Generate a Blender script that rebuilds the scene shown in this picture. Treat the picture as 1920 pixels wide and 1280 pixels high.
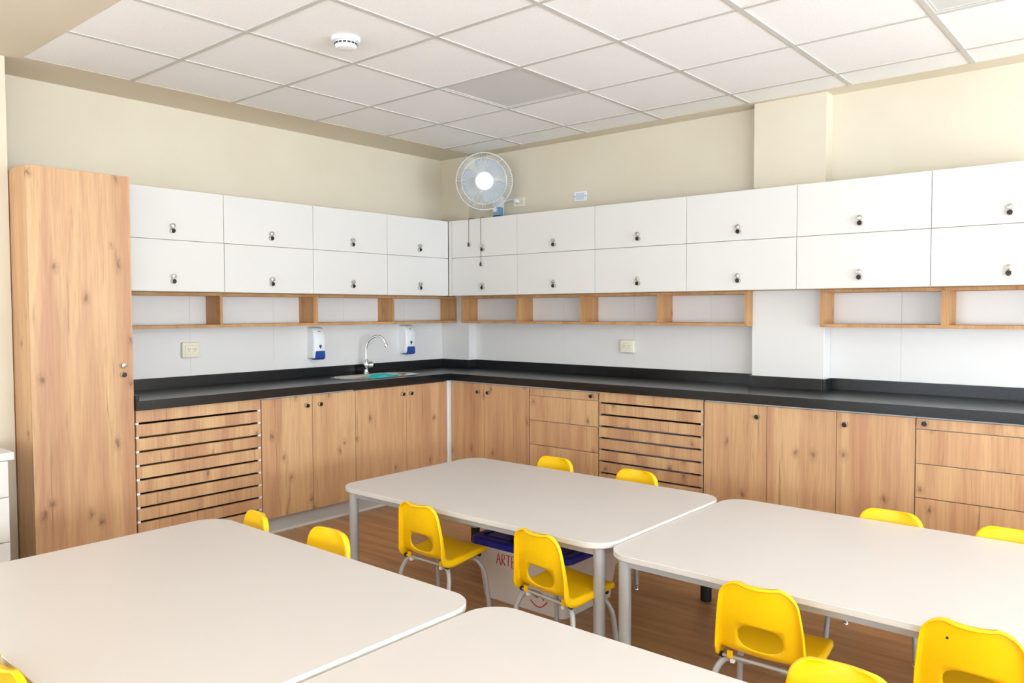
import bpy, bmesh, math, random
from mathutils import Vector, Matrix
random.seed(7)
for o in list(bpy.data.objects): bpy.data.objects.remove(o, do_unlink=True)
scene = bpy.context.scene
COL = scene.collection
PI = math.pi

# ------------------------------------------------------------------ camera
YAW, PIT, ROL, FPX = .7035, -.0398, -.003, 1474.0
fw = Vector((math.cos(YAW)*math.cos(PIT), math.sin(YAW)*math.cos(PIT), math.sin(PIT)))
rt = Vector((math.sin(YAW), -math.cos(YAW), 0)); up = rt.cross(fw)
rr = rt*math.cos(ROL)+up*math.sin(ROL); uu = -rt*math.sin(ROL)+up*math.cos(ROL)
cam = bpy.data.cameras.new('camera'); camo = bpy.data.objects.new('camera', cam); COL.objects.link(camo)
camo.matrix_world = Matrix(((rr.x, uu.x, -fw.x, -4.787), (rr.y, uu.y, -fw.y, -4.767), (rr.z, uu.z, -fw.z, 1.3767), (0, 0, 0, 1)))
cam.sensor_width = 36; cam.lens = 36*FPX/1920; cam.clip_start = .02
scene.camera = camo

# ------------------------------------------------------------------ world, daylight, exposure
w = bpy.data.worlds.new('sky'); scene.world = w; w.use_nodes = True
w.node_tree.nodes['Background'].inputs[0].default_value = (.86, .93, 1, 1)
w.node_tree.nodes['Background'].inputs[1].default_value = 2.0
def window_light(name, loc, rot, sx, sy, power, col=(1, .985, .96)):
    l = bpy.data.lights.new(name, 'AREA'); l.shape = 'RECTANGLE'; l.size = sx; l.size_y = sy; l.energy = power; l.color = col
    o = bpy.data.objects.new(name, l); COL.objects.link(o); o.location = loc; o.rotation_euler = rot
    return o
ROOM_X0, ROOM_Y0, HC = -8.0, -8.4, 2.632
# daylight entering at the windows behind the camera, on its left and beside the tall cabinet
COOL = (.75, .885, 1); TILT = 1.1      # window lamps aimed up to brighten the ceiling, standing in for ground bounce
for x in (-1.95, -5.75):
    window_light('daylight_window_front', (x, ROOM_Y0+.03, 1.27), (PI/2+TILT, 0, 0), 3.1, 2.25, 385, COOL)
for y in (-2.6, -6.2):
    window_light('daylight_window_left', (ROOM_X0+.03, y, 1.27), (PI/2+TILT, 0, -PI/2), 2.9, 2.25, 125, COOL)
window_light('daylight_window_back', (-5.1, -.37, 1.65), (-PI/2, 0, 0), 1.5, 1.4, 14, COOL)
vs = scene.view_settings
vs.view_transform = 'Standard'; vs.look = 'None'; vs.gamma = 1; vs.use_curve_mapping = False; vs.exposure = 0.04

# ------------------------------------------------------------------ materials
def srgb(r, g, b):
    f = lambda c: ((c/255+.055)/1.055)**2.4 if c/255 > .04045 else c/255/12.92
    return (f(r), f(g), f(b), 1)
def mat(name, col, rough=.5, metal=0, **kw):
    m = bpy.data.materials.new(name); m.use_nodes = True
    b = m.node_tree.nodes['Principled BSDF']
    b.inputs['Base Color'].default_value = col; b.inputs['Roughness'].default_value = rough; b.inputs['Metallic'].default_value = metal
    for k, v in kw.items(): b.inputs[k.replace('_', ' ')].default_value = v
    return m
def nd(m, t, **kw):
    n = m.node_tree.nodes.new(t)
    for k, v in kw.items(): setattr(n, k, v)
    return n
def ln(m, a, b): m.node_tree.links.new(a, b)
def speckle(m, c0, c1, scale, lo=.4, hi=.6, bump=0, detail=3):
    tc = nd(m, 'ShaderNodeTexCoord'); n = nd(m, 'ShaderNodeTexNoise'); n.inputs['Scale'].default_value = scale; n.inputs['Detail'].default_value = detail
    r = nd(m, 'ShaderNodeValToRGB'); r.color_ramp.elements[0].position = lo; r.color_ramp.elements[1].position = hi
    r.color_ramp.elements[0].color = c0; r.color_ramp.elements[1].color = c1
    b = m.node_tree.nodes['Principled BSDF']
    ln(m, tc.outputs['Object'], n.inputs['Vector']); ln(m, n.outputs['Fac'], r.inputs['Fac']); ln(m, r.outputs['Color'], b.inputs['Base Color'])
    if bump:
        bp = nd(m, 'ShaderNodeBump'); bp.inputs['Strength'].default_value = bump; bp.inputs['Distance'].default_value = .002
        ln(m, n.outputs['Fac'], bp.inputs['Height']); ln(m, bp.outputs['Normal'], b.inputs['Normal'])
    return m
def wood(name, light, mid, dark, rough=.5):
    m = mat(name, mid, rough); b = m.node_tree.nodes['Principled BSDF']
    tc = nd(m, 'ShaderNodeTexCoord'); oi = nd(m, 'ShaderNodeObjectInfo')
    off = nd(m, 'ShaderNodeVectorMath', operation='SCALE'); off.inputs[0].default_value = (17, 29, 41); ln(m, oi.outputs['Random'], off.inputs['Scale'])
    add = nd(m, 'ShaderNodeVectorMath', operation='ADD'); ln(m, tc.outputs['Object'], add.inputs[0]); ln(m, off.outputs[0], add.inputs[1])
    # broad boards, soft figure and fine pores, all stretched along z
    def stretched(sx, sz, detail, dist=0, rough_=.5):
        mp = nd(m, 'ShaderNodeMapping'); mp.inputs['Scale'].default_value = (sx, sx, sz); ln(m, add.outputs[0], mp.inputs['Vector'])
        n = nd(m, 'ShaderNodeTexNoise'); n.inputs['Scale'].default_value = 1; n.inputs['Detail'].default_value = detail
        n.inputs['Distortion'].default_value = dist; n.inputs['Roughness'].default_value = rough_; ln(m, mp.outputs[0], n.inputs['Vector']); return n
    a = stretched(8, .40, 5, .7, .55); f = stretched(120, 5, 3); c = stretched(17, .75, 5, 3.0, .62)
    ramp = nd(m, 'ShaderNodeValToRGB'); e = ramp.color_ramp.elements
    e[0].position = .36; e[0].color = mid; e[1].position = .64; e[1].color = light
    x = ramp.color_ramp.elements.new(.5); x.color = [(mid[i]*.45+light[i]*.55) for i in range(3)]+[1]
    ln(m, a.outputs['Fac'], ramp.inputs['Fac'])
    # thin dark cracks
    r2 = nd(m, 'ShaderNodeValToRGB'); r2.color_ramp.elements[0].position = .29; r2.color_ramp.elements[0].color = (.6, .6, .6, 1)
    r2.color_ramp.elements[1].position = .385; r2.color_ramp.elements[1].color = (0, 0, 0, 1); ln(m, c.outputs['Fac'], r2.inputs['Fac'])
    # knots, laid out over the face of the board
    sp = nd(m, 'ShaderNodeSeparateXYZ'); ln(m, add.outputs[0], sp.inputs[0])
    us = nd(m, 'ShaderNodeMath', operation='ADD'); ln(m, sp.outputs['X'], us.inputs[0]); ln(m, sp.outputs['Y'], us.inputs[1])
    cb = nd(m, 'ShaderNodeCombineXYZ'); ln(m, us.outputs[0], cb.inputs['X']); ln(m, sp.outputs['Z'], cb.inputs['Y'])
    mp = nd(m, 'ShaderNodeMapping'); mp.inputs['Scale'].default_value = (4.4, 2.7, 1); ln(m, cb.outputs[0], mp.inputs['Vector'])
    wn = nd(m, 'ShaderNodeTexNoise'); wn.inputs['Scale'].default_value = 9; wn.inputs['Detail'].default_value = 4; ln(m, mp.outputs[0], wn.inputs['Vector'])
    wm = nd(m, 'ShaderNodeVectorMath', operation='MULTIPLY_ADD'); ln(m, wn.outputs['Color'], wm.inputs[0]); wm.inputs[1].default_value = (.16, .16, 0); ln(m, mp.outputs[0], wm.inputs[2])
    v = nd(m, 'ShaderNodeTexVoronoi', voronoi_dimensions='2D'); v.inputs['Scale'].default_value = 1; ln(m, wm.outputs[0], v.inputs['Vector'])
    r3 = nd(m, 'ShaderNodeValToRGB'); r3.color_ramp.elements[0].position = .012; r3.color_ramp.elements[0].color = (.8, .8, .8, 1)
    r3.color_ramp.elements[1].position = .13; r3.color_ramp.elements[1].color = (0, 0, 0, 1); ln(m, v.outputs['Distance'], r3.inputs['Fac'])
    kk = r3.color_ramp.elements.new(.055); kk.color = (.24, .24, .24, 1)
    mx = nd(m, 'ShaderNodeMath', operation='MAXIMUM'); ln(m, r2.outputs['Color'], mx.inputs[0]); ln(m, r3.outputs['Color'], mx.inputs[1])
    m1 = nd(m, 'ShaderNodeMix', data_type='RGBA'); ln(m, mx.outputs[0], m1.inputs['Factor']); ln(m, ramp.outputs['Color'], m1.inputs['A']); m1.inputs['B'].default_value = dark
    # pores
    r4 = nd(m, 'ShaderNodeValToRGB'); r4.color_ramp.elements[0].position = .3; r4.color_ramp.elements[0].color = (.86, .84, .82, 1); r4.color_ramp.elements[1].position = .6; r4.color_ramp.elements[1].color = (1, 1, 1, 1)
    ln(m, f.outputs['Fac'], r4.inputs['Fac'])
    m2 = nd(m, 'ShaderNodeMix', data_type='RGBA', blend_type='MULTIPLY'); m2.inputs['Factor'].default_value = 1; ln(m, m1.outputs['Result'], m2.inputs['A']); ln(m, r4.outputs['Color'], m2.inputs['B'])
    ln(m, m2.outputs['Result'], b.inputs['Base Color'])
    return m
OAK = wood('oak_laminate', srgb(214, 172, 127), srgb(190, 141, 104), srgb(116, 78, 52), .42)
OAK_EDGE = wood('oak_edging', srgb(206, 158, 106), srgb(188, 136, 84), srgb(160, 108, 64), .5)
WHITE = mat('white_laminate', srgb(221, 217, 212), .32)
CARCASS = mat('beige_carcass', srgb(216, 196, 160), .6)
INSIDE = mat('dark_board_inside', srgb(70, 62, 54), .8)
WALLP = speckle(mat('beige_wall_paint', srgb(233, 227, 210), .75), srgb(217, 205, 183), srgb(219, 208, 187), 2.0, bump=.0)
PIERP = mat('pale_wall_paint', srgb(230, 224, 214), .75)
TILE = mat('white_wall_tile', srgb(226, 222, 219), .25)
GROUT = mat('tile_joint', srgb(200, 200, 202), .8)
CEILT = speckle(mat('mineral_ceiling_tile', srgb(240, 238, 234), .85), srgb(244, 243, 241), srgb(250, 249, 248), 140, bump=.08)
RAIL = mat('ceiling_grid_paint', srgb(203, 200, 193), .5)
GRANITE = speckle(mat('black_granite', srgb(22, 22, 24), .22), srgb(12, 12, 13), srgb(62, 62, 66), 260, .55, .82, detail=5)
GREY_KICK = mat('grey_plinth', srgb(196, 192, 189), .45)
KICK_EDGE = mat('pale_plinth_strip', srgb(224, 222, 218), .4)
CHROME = mat('polished_chrome', (.82, .82, .83, 1), .12, 1)
STEEL = mat('brushed_steel', (.72, .72, .72, 1), .26, 1)
NICKEL = mat('satin_nickel', (.58, .54, .49, 1), .25, 1)
LOCKDARK = mat('dark_lock_face', srgb(38, 34, 30), .35, .4)
YELLOW = mat('yellow_plastic', srgb(255, 203, 0), .36, 0, Subsurface_Weight=.06, Subsurface_Scale=.01)
YELLOW.node_tree.nodes['Principled BSDF'].inputs['Subsurface Radius'].default_value = (1, .6, .1)
LEGGREY = mat('grey_leg_paint', srgb(186, 188, 190), .35, .25)
BLACKP = mat('black_plastic', srgb(22, 22, 24), .45)
WHITEP = mat('white_plastic', srgb(240, 240, 242), .35)
CREAMP = mat('cream_plastic', srgb(232, 224, 204), .4)
TABLE = mat('pale_grey_tabletop', srgb(217, 209, 204), .34)
TABLE_EDGE = mat('white_table_edging', srgb(214, 208, 202), .35)
BLUEP = mat('blue_plastic', srgb(18, 68, 150), .3)
BLUELID = mat('royal_blue_lid', srgb(16, 28, 150), .35)
BOXCLEAR = mat('cloudy_clear_plastic', srgb(222, 214, 208), .35, 0, Transmission_Weight=.0)
REDINK = mat('red_marker', srgb(190, 40, 40), .6)
TEAL = mat('teal_plastic', srgb(20, 178, 176), .35)
FANBLADE = mat('fan_blade_plastic', srgb(196, 208, 216), .25, 0, Alpha=.55)
PANEL = mat('light_diffuser', srgb(216, 215, 212), .5)
SLOT = mat('socket_slot', srgb(60, 54, 48), .7)
GREYMAT = mat('grey_mat', srgb(120, 122, 140), .6)
BROWNB = mat('brown_board', srgb(120, 78, 44), .7)
GLASS = mat('window_glass', (1, 1, 1, 1), .02, 0, Transmission_Weight=1.0, IOR=1.1)
FRAME = mat('white_window_frame', srgb(238, 238, 238), .4)
def floor_mat():
    m = mat('laminate_floor', srgb(160, 115, 75), .38); b = m.node_tree.nodes['Principled BSDF']
    tc = nd(m, 'ShaderNodeTexCoord')
    br = nd(m, 'ShaderNodeTexBrick'); br.inputs['Scale'].default_value = 1; br.inputs['Brick Width'].default_value = 1.2; br.inputs['Row Height'].default_value = .19
    br.inputs['Mortar Size'].default_value = .0012; br.inputs['Color1'].default_value = (.92, .92, .92, 1); br.inputs['Color2'].default_value = (1.06, 1.04, 1.02, 1); br.inputs['Mortar'].default_value = (.7, .66, .62, 1)
    mp = nd(m, 'ShaderNodeMapping'); mp.inputs['Rotation'].default_value = (0, 0, PI/2); ln(m, tc.outputs['Object'], mp.inputs['Vector']); ln(m, mp.outputs[0], br.inputs['Vector'])
    m2 = nd(m, 'ShaderNodeMapping'); m2.inputs['Scale'].default_value = (22, 1.6, 1); ln(m, tc.outputs['Object'], m2.inputs['Vector'])
    n = nd(m, 'ShaderNodeTexNoise'); n.inputs['Scale'].default_value = 1; n.inputs['Detail'].default_value = 6; n.inputs['Distortion'].default_value = .8; ln(m, m2.outputs[0], n.inputs['Vector'])
    r = nd(m, 'ShaderNodeValToRGB'); r.color_ramp.elements[0].position = .3; r.color_ramp.elements[0].color = srgb(162, 118, 80); r.color_ramp.elements[1].position = .7; r.color_ramp.elements[1].color = srgb(198, 152, 108)
    ln(m, n.outputs['Fac'], r.inputs['Fac'])
    mx = nd(m, 'ShaderNodeMix', data_type='RGBA', blend_type='MULTIPLY'); mx.inputs['Factor'].default_value = 1; ln(m, r.outputs['Color'], mx.inputs['A']); ln(m, br.outputs['Color'], mx.inputs['B'])
    ln(m, mx.outputs['Result'], b.inputs['Base Color']); return m
FLOOR = floor_mat()

# ------------------------------------------------------------------ helpers
def link(o, parent=None):
    COL.objects.link(o)
    if parent: o.parent = parent
    return o
def tag(o, label, cat, group=None):
    o['label'] = label; o['category'] = cat
    if group: o['group'] = group
    return o
def thing(name, label, cat, loc=(0, 0, 0), rz=0, group=None):
    o = bpy.data.objects.new(name, None); o.empty_display_size = .1; link(o)
    o.location = loc; o.rotation_euler = (0, 0, rz)
    return tag(o, label, cat, group)
def finish(bm, name, m, parent=None, loc=(0, 0, 0), smooth=False, mats=None):
    me = bpy.data.meshes.new(name); bmesh.ops.recalc_face_normals(bm, faces=bm.faces); bm.to_mesh(me); bm.free()
    for x in (mats or [m]): me.materials.append(x)
    if smooth:
        for p in me.polygons: p.use_smooth = True
    o = bpy.data.objects.new(name, me); o.location = loc; link(o, parent); return o
def autosmooth(o, deg=35):
    me = o.data
    bm = bmesh.new(); bm.from_mesh(me)
    for e in bm.edges:
        e.smooth = not (len(e.link_faces) == 2 and e.calc_face_angle(0) > math.radians(deg))
    for f in bm.faces: f.smooth = True
    bm.to_mesh(me); bm.free(); return o
CACHE = {}
def base_of(parent): return parent.location if parent else Vector((0, 0, 0))
def box(name, x0, x1, y0, y1, z0, z1, m, parent=None, bev=0, local=False):
    """axis-aligned box in world coordinates (local=True: coordinates of the parent)"""
    sx, sy, sz = x1-x0, y1-y0, z1-z0
    key = (round(sx, 4), round(sy, 4), round(sz, 4), m.name, bev)
    if key not in CACHE:
        bm = bmesh.new(); bmesh.ops.create_cube(bm, size=1)
        for v in bm.verts: v.co = Vector((v.co.x*sx, v.co.y*sy, v.co.z*sz))
        if bev: bmesh.ops.bevel(bm, geom=bm.edges[:], offset=bev, segments=1 if bev < .002 else 2, affect='EDGES', profile=.5)
        me = bpy.data.meshes.new(name); bm.to_mesh(me); bm.free(); me.materials.append(m); CACHE[key] = me
    o = bpy.data.objects.new(name, CACHE[key])
    c = Vector(((x0+x1)/2, (y0+y1)/2, (z0+z1)/2))
    if parent and not local:
        p = parent; 
        while p: c -= p.location; p = p.parent
    o.location = c; return link(o, parent)
def addbox(bm, x0, x1, y0, y1, z0, z1, mi=0):
    v = [bm.verts.new(p) for p in ((x0, y0, z0), (x1, y0, z0), (x1, y1, z0), (x0, y1, z0), (x0, y0, z1), (x1, y0, z1), (x1, y1, z1), (x0, y1, z1))]
    for f in ((3, 2, 1, 0), (4, 5, 6, 7), (0, 1, 5, 4), (1, 2, 6, 5), (2, 3, 7, 6), (3, 0, 4, 7)):
        q = bm.faces.new([v[i] for i in f]); q.material_index = mi
def boxes(name, lst, m, parent=None, loc=(0, 0, 0)):
    bm = bmesh.new()
    for b in lst: addbox(bm, *b)
    me = bpy.data.meshes.new(name); bm.to_mesh(me); bm.free(); me.materials.append(m)
    o = bpy.data.objects.new(name, me)
    o.location = loc
    return link(o, parent)
def wbox(parent):  # world -> local offset
    c = Vector((0, 0, 0)); p = parent
    while p: c -= p.location; p = p.parent
    return c
def spline(pts, n=6):
    P = [Vector(p) for p in pts]; out = []
    for i in range(len(P)-1):
        p0 = P[max(i-1, 0)]; p1 = P[i]; p2 = P[i+1]; p3 = P[min(i+2, len(P)-1)]
        for k in range(n):
            t = k/n
            out.append(.5*((2*p1)+(p2-p0)*t+(2*p0-5*p1+4*p2-p3)*t*t+(3*p1-p0-3*p2+p3)*t**3))
    return out+[P[-1]]
def add_tube(bm, pts, r, seg=8, cap=True, closed=False):
    P = [Vector(p) for p in pts]; n = len(P); R = r if isinstance(r, (list, tuple)) else [r]*n
    rings = []; prev = None
    for i in range(n):
        if closed: d = P[(i+1) % n]-P[i-1]
        else: d = P[min(i+1, n-1)]-P[max(i-1, 0)]
        d.normalize()
        if prev is None:
            a = Vector((0, 0, 1)) if abs(d.z) < .9 else Vector((1, 0, 0)); u = d.cross(a).normalized()
        else:
            u = (prev-d*prev.dot(d)).normalized()
        prev = u; v = d.cross(u)
        rings.append([bm.verts.new(P[i]+(u*math.cos(2*PI*k/seg)+v*math.sin(2*PI*k/seg))*R[i]) for k in range(seg)])
    for i in range(n if closed else n-1):
        a, b = rings[i], rings[(i+1) % n]
        for k in range(seg): bm.faces.new((a[k], a[(k+1) % seg], b[(k+1) % seg], b[k]))
    if cap and not closed: bm.faces.new(rings[0][::-1]); bm.faces.new(rings[-1])
def tube(name, pts, r, m, parent=None, seg=8, n=0, closed=False, loc=(0, 0, 0)):
    bm = bmesh.new(); add_tube(bm, spline(pts, n) if n else pts, r, seg, closed=closed)
    return autosmooth(finish(bm, name, m, parent, loc), 50)
def add_lathe(bm, prof, seg=20, M_=None):
    """prof: (radius, height) pairs, about z"""
    M_ = M_ or Matrix(); rings = []
    for r, h in prof:
        if r < 1e-6: rings.append([bm.verts.new(M_ @ Vector((0, 0, h)))])
        else: rings.append([bm.verts.new(M_ @ Vector((r*math.cos(2*PI*k/seg), r*math.sin(2*PI*k/seg), h))) for k in range(seg)])
    for a, b in zip(rings, rings[1:]):
        for k in range(seg):
            q = [a[k % len(a)], a[(k+1) % len(a)], b[(k+1) % len(b)], b[k % len(b)]]
            u = []
            for x in q:
                if x not in u: u.append(x)
            if len(u) > 2: bm.faces.new(u)
    if len(rings[0]) > 1: bm.faces.new(rings[0][::-1])
    if len(rings[-1]) > 1: bm.faces.new(rings[-1])
def lathe(name, prof, m, parent=None, loc=(0, 0, 0), axis=(0, 0, 1), seg=20, smooth=40):
    bm = bmesh.new(); q = Vector((0, 0, 1)).rotation_difference(Vector(axis)).to_matrix().to_4x4(); add_lathe(bm, prof, seg, q)
    return autosmooth(finish(bm, name, m, parent, loc), smooth)
def rrect(x0, x1, y0, y1, r, n=8):
    out = []
    for cx, cy, a0 in ((x1-r, y1-r, 0), (x0+r, y1-r, PI/2), (x0+r, y0+r, PI), (x1-r, y0+r, 1.5*PI)):
        for k in range(n+1): a = a0+PI/2*k/n; out.append((cx+r*math.cos(a), cy+r*math.sin(a)))
    return out
def prism(bm, loop, z0, z1, ax=2, mi=0, cap=True):
    f = (lambda a, b, c: (a, b, c)) if ax == 2 else ((lambda a, b, c: (a, c, b)) if ax == 1 else (lambda a, b, c: (c, a, b)))
    A = [bm.verts.new(f(x, y, z0)) for x, y in loop]; B = [bm.verts.new(f(x, y, z1)) for x, y in loop]; n = len(loop)
    for i in range(n): q = bm.faces.new((A[i], A[(i+1) % n], B[(i+1) % n], B[i])); q.material_index = mi
    if cap: bm.faces.new(A[::-1]).material_index = mi; bm.faces.new(B).material_index = mi
    return A, B
def structure(o, label=None):
    o['kind'] = 'structure'
    if label: o['label'] = label
    return o

# ------------------------------------------------------------------ the room
CW, CX0, CX1 = -.316, -.084, -.110            # corner column: y extent, face; middle column face
MC0, MC1 = -2.7535, -3.186                    # middle column y range
PIER_Y = -.33
structure(boxes('floor', [(ROOM_X0, .15, ROOM_Y0, .15, -.1, 0)], FLOOR), 'brown wood laminate floor with fine grain')
wb = structure(boxes('wall_back', [(-3.41, .15, 0, .15, 0, 2.75)], WALLP), 'beige painted back wall above the cabinets')
wp = structure(boxes('wall_back_pier', [(-4.2, -3.41, PIER_Y, .15, 0, 2.75), (ROOM_X0, -6, PIER_Y, .15, 0, 2.75), (-6, -4.2, PIER_Y, .15, 0, .9), (-6, -4.2, PIER_Y, .15, 2.4, 2.75)], WALLP), 'pale wall standing forward beside the tall oak cabinet')
wr = structure(boxes('wall_right', [(0, .15, ROOM_Y0, 0, 0, 2.75)], WALLP), 'beige painted right-hand wall')
box('column', CX0, 0, CW, 0, 0, 2.64, WALLP, wr)
box('column', CX1, 0, MC1, MC0, 0, 2.64, WALLP, wr)
structure(boxes('wall_left', [(ROOM_X0-.15, ROOM_X0, ROOM_Y0, .15, 0, .1), (ROOM_X0-.15, ROOM_X0, ROOM_Y0, .15, 2.45, 2.75)]+[(ROOM_X0-.15, ROOM_X0, a, b, .1, 2.45) for a, b in ((ROOM_Y0, -7.7), (-4.7, -4.1), (-1.1, .15))], WALLP), 'beige painted left-hand wall')
wins = [(-7.35, -4.15), (-3.55, -.35)]
structure(boxes('wall_front', [(ROOM_X0, .15, ROOM_Y0-.15, ROOM_Y0, 0, .1), (ROOM_X0, .15, ROOM_Y0-.15, ROOM_Y0, 2.45, 2.75), (ROOM_X0, -7.35, ROOM_Y0-.15, ROOM_Y0, .1, 2.45), (-4.15, -3.55, ROOM_Y0-.15, ROOM_Y0, .1, 2.45), (-.35, .15, ROOM_Y0-.15, ROOM_Y0, .1, 2.45)], WALLP), 'window wall behind the camera')
def window(name, x0, x1, z0, z1, y, sgn, nm, swap=False):
    def box(n, a, b, c, d, e, f, m, p): return globals()['box'](n, *((min(c, d), max(c, d), a, b) if swap else (a, b, min(c, d), max(c, d))), e, f, m, p)
    o = bpy.data.objects.new(name, None); link(o); o.location = (y, (x0+x1)/2, z0) if swap else ((x0+x1)/2, y, z0); structure(o, nm)
    d = .04
    for a in ((x0, x1, z0, z0+.05), (x0, x1, z1-.05, z1), (x0, x0+.05, z0+.05, z1-.05), (x1-.05, x1, z0+.05, z1-.05), ((x0+x1)/2-.025, (x0+x1)/2+.025, z0+.05, z1-.05)):
        box('window_frame', a[0], a[1], y, y+sgn*d, a[2], a[3], FRAME, o)
    for a, b in ((x0+.05, (x0+x1)/2-.025), ((x0+x1)/2+.025, x1-.05)):
        box('pane', a, b, y+sgn*.015, y+sgn*.021, z0+.05, z1-.05, GLASS, o)
for i, (a, b) in enumerate(wins): window('window_%d' % (i+1), a, b, .1, 2.45, ROOM_Y0-.03, -1, 'window in the wall behind the camera')
for i, (a, b) in enumerate(((-7.7, -4.7), (-4.1, -1.1))): window('window_%d' % (i+4), a, b, .1, 2.45, ROOM_X0-.03, -1, 'window in the left-hand wall', True)
window('window_3', -6, -4.2, .9, 2.4, PIER_Y+.03, 1, 'window beside the white drawers')

# ceiling: plaster border, grid rails and tiles
TX0, TX1, TY1, TY0 = -3.345, -.15, -.386, ROOM_Y0+.25
ce = structure(boxes('ceiling', [(ROOM_X0, TX0, ROOM_Y0, .15, HC, HC+.12), (TX0, .15, TY1, .15, HC, HC+.12), (TX1, .15, ROOM_Y0, TY1, HC, HC+.12), (TX0, TX1, ROOM_Y0, TY0, HC, HC+.12), (TX0, TX1, TY0, TY1, HC+.05, HC+.12)], WALLP), 'suspended ceiling of white tiles with a plaster border')
gx = [-2.821+.6*i for i in range(5)]; gy = [-.936-.6*j for j in range(12)]
xs = [TX0]+gx+[TX1]; ys = [TY1]+gy+[TY0]
lights = {(3, 2), (3, 6)}
for i in range(len(xs)-1):
    for j in range(len(ys)-1):
        a, b, c, d = xs[i], xs[i+1], ys[j+1], ys[j]
        if (i, j) in lights:
            lt = thing('ceiling_light', 'grey unlit square light panel in the ceiling near the wall fan' if j == 2 else 'pale unlit square light panel in the ceiling at upper right', 'ceiling light', ((a+b)/2, (c+d)/2, HC), 0, 'ceiling light panels')
            fr = [(a+.006, b-.006, c+.006, c+.022, HC+.002, HC+.014), (a+.006, b-.006, d-.022, d-.006, HC+.002, HC+.014), (a+.006, a+.022, c+.022, d-.022, HC+.002, HC+.014), (b-.022, b-.006, c+.022, d-.022, HC+.002, HC+.014)]
            boxes('frame', fr, RAIL, lt, wbox(lt))
            box('diffuser', a+.022, b-.022, c+.022, d-.022, HC+.006, HC+.012, PANEL, lt)
        else:
            box('ceiling_tile', a+.003, b-.003, c+.003, d-.003, HC+.002, HC+.018, CEILT, ce, .0015)
for x in gx: box('grid_rail', x-.012, x+.012, TY0, TY1, HC-.003, HC+.0018, RAIL, ce)
for y in gy:
    for a, b in zip(xs, xs[1:]): box('grid_rail', a+(.012 if a > TX0 else 0), b-(.012 if b < TX1 else 0), y-.012, y+.012, HC-.003, HC+.0018, RAIL, ce)
# wall tiles between worktop and wall cabinets
TZ0, TZ1, TT = .90, 1.495, .004
e = [-2.916, -2.316, -1.716, -1.116, -.516, CX0]
for a, b in zip(e, e[1:]): box('tile', a+.0004, b-.0004, -TT, 0, TZ0, TZ1, TILE, wb, .0004)
def rtile(y0, y1, xf=0): box('tile', xf-TT, xf, y0+.0004, y1-.0004, TZ0, TZ1, TILE, wr, .0004)
rtile(CW, 0-TT, CX0); box('tile', CX0-TT, 0, CW-TT, CW, TZ0, TZ1, TILE, wr, .001)
e = [CW-TT, -.639, -1.225, -1.841, -2.426, MC0]
for a, b in zip(e, e[1:]): rtile(b, a)
rtile(MC1, MC0, CX1); box('tile', CX1-TT, 0, MC1-TT, MC1, TZ0, TZ1, TILE, wr, .001)
e = [MC1-TT, -3.579, -4.18, -4.78]
for a, b in zip(e, e[1:]): rtile(b, a)

# ------------------------------------------------------------------ locks and knobs (parts)
def small_lock(parent, wx, wy, wz, nrm, kind):
    """kind knob: chrome button; lock: chrome barrel with a dark key face. nrm: outward direction"""
    loc = Vector((wx, wy, wz))+wbox(parent)
    key = ('lk', kind, nrm)
    if key not in CACHE:
        bm = bmesh.new(); q = Vector((0, 0, 1)).rotation_difference(Vector(nrm)).to_matrix().to_4x4()
        if kind == 'knob':
            add_lathe(bm, [(.007, -.001), (.007, .010), (.012, .012), (.0145, .018), (.0125, .024), (0, .026)], 14, q)
            o_m = [NICKEL]
        else:
            add_lathe(bm, [(.0150, -.001), (.0150, .008), (.0140, .018), (.0120, .019)], 14, q); nf = len(bm.faces)
            bm.faces.ensure_lookup_table()
            add_lathe(bm, [(.0125, .0188), (.0125, .022), (0, .0225)], 14, q); bm.faces.ensure_lookup_table()
            for f in bm.faces[nf:]: f.material_index = 1
            o_m = [NICKEL, LOCKDARK]
        bmesh.ops.recalc_face_normals(bm, faces=bm.faces); me = bpy.data.meshes.new(kind); bm.to_mesh(me); bm.free()
        for x in o_m: me.materials.append(x)
        for p in me.polygons: p.use_smooth = False
        CACHE[key] = me
    o = bpy.data.objects.new(kind, CACHE[key]); o.location = loc; return link(o, parent)
NL, NR = (0, -1, 0), (-1, 0, 0)

# ------------------------------------------------------------------ tall cabinet
G = .0015
t = thing('tall_cabinet', 'tall narrow oak cabinet standing at the far left', 'cabinet', (-3.162, -.28, 0))
box('body', -3.406, -2.918, -.536, -.01, .0, 2.08, OAK, t, .001)
d = box('door', -3.405, -2.919, -.556, -.5375, .1, 2.0795, OAK, t, .0012)
small_lock(d, -2.974, -.556, 1.094, NL, 'knob'); small_lock(d, -2.974, -.556, 1.046, NL, 'lock')

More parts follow.
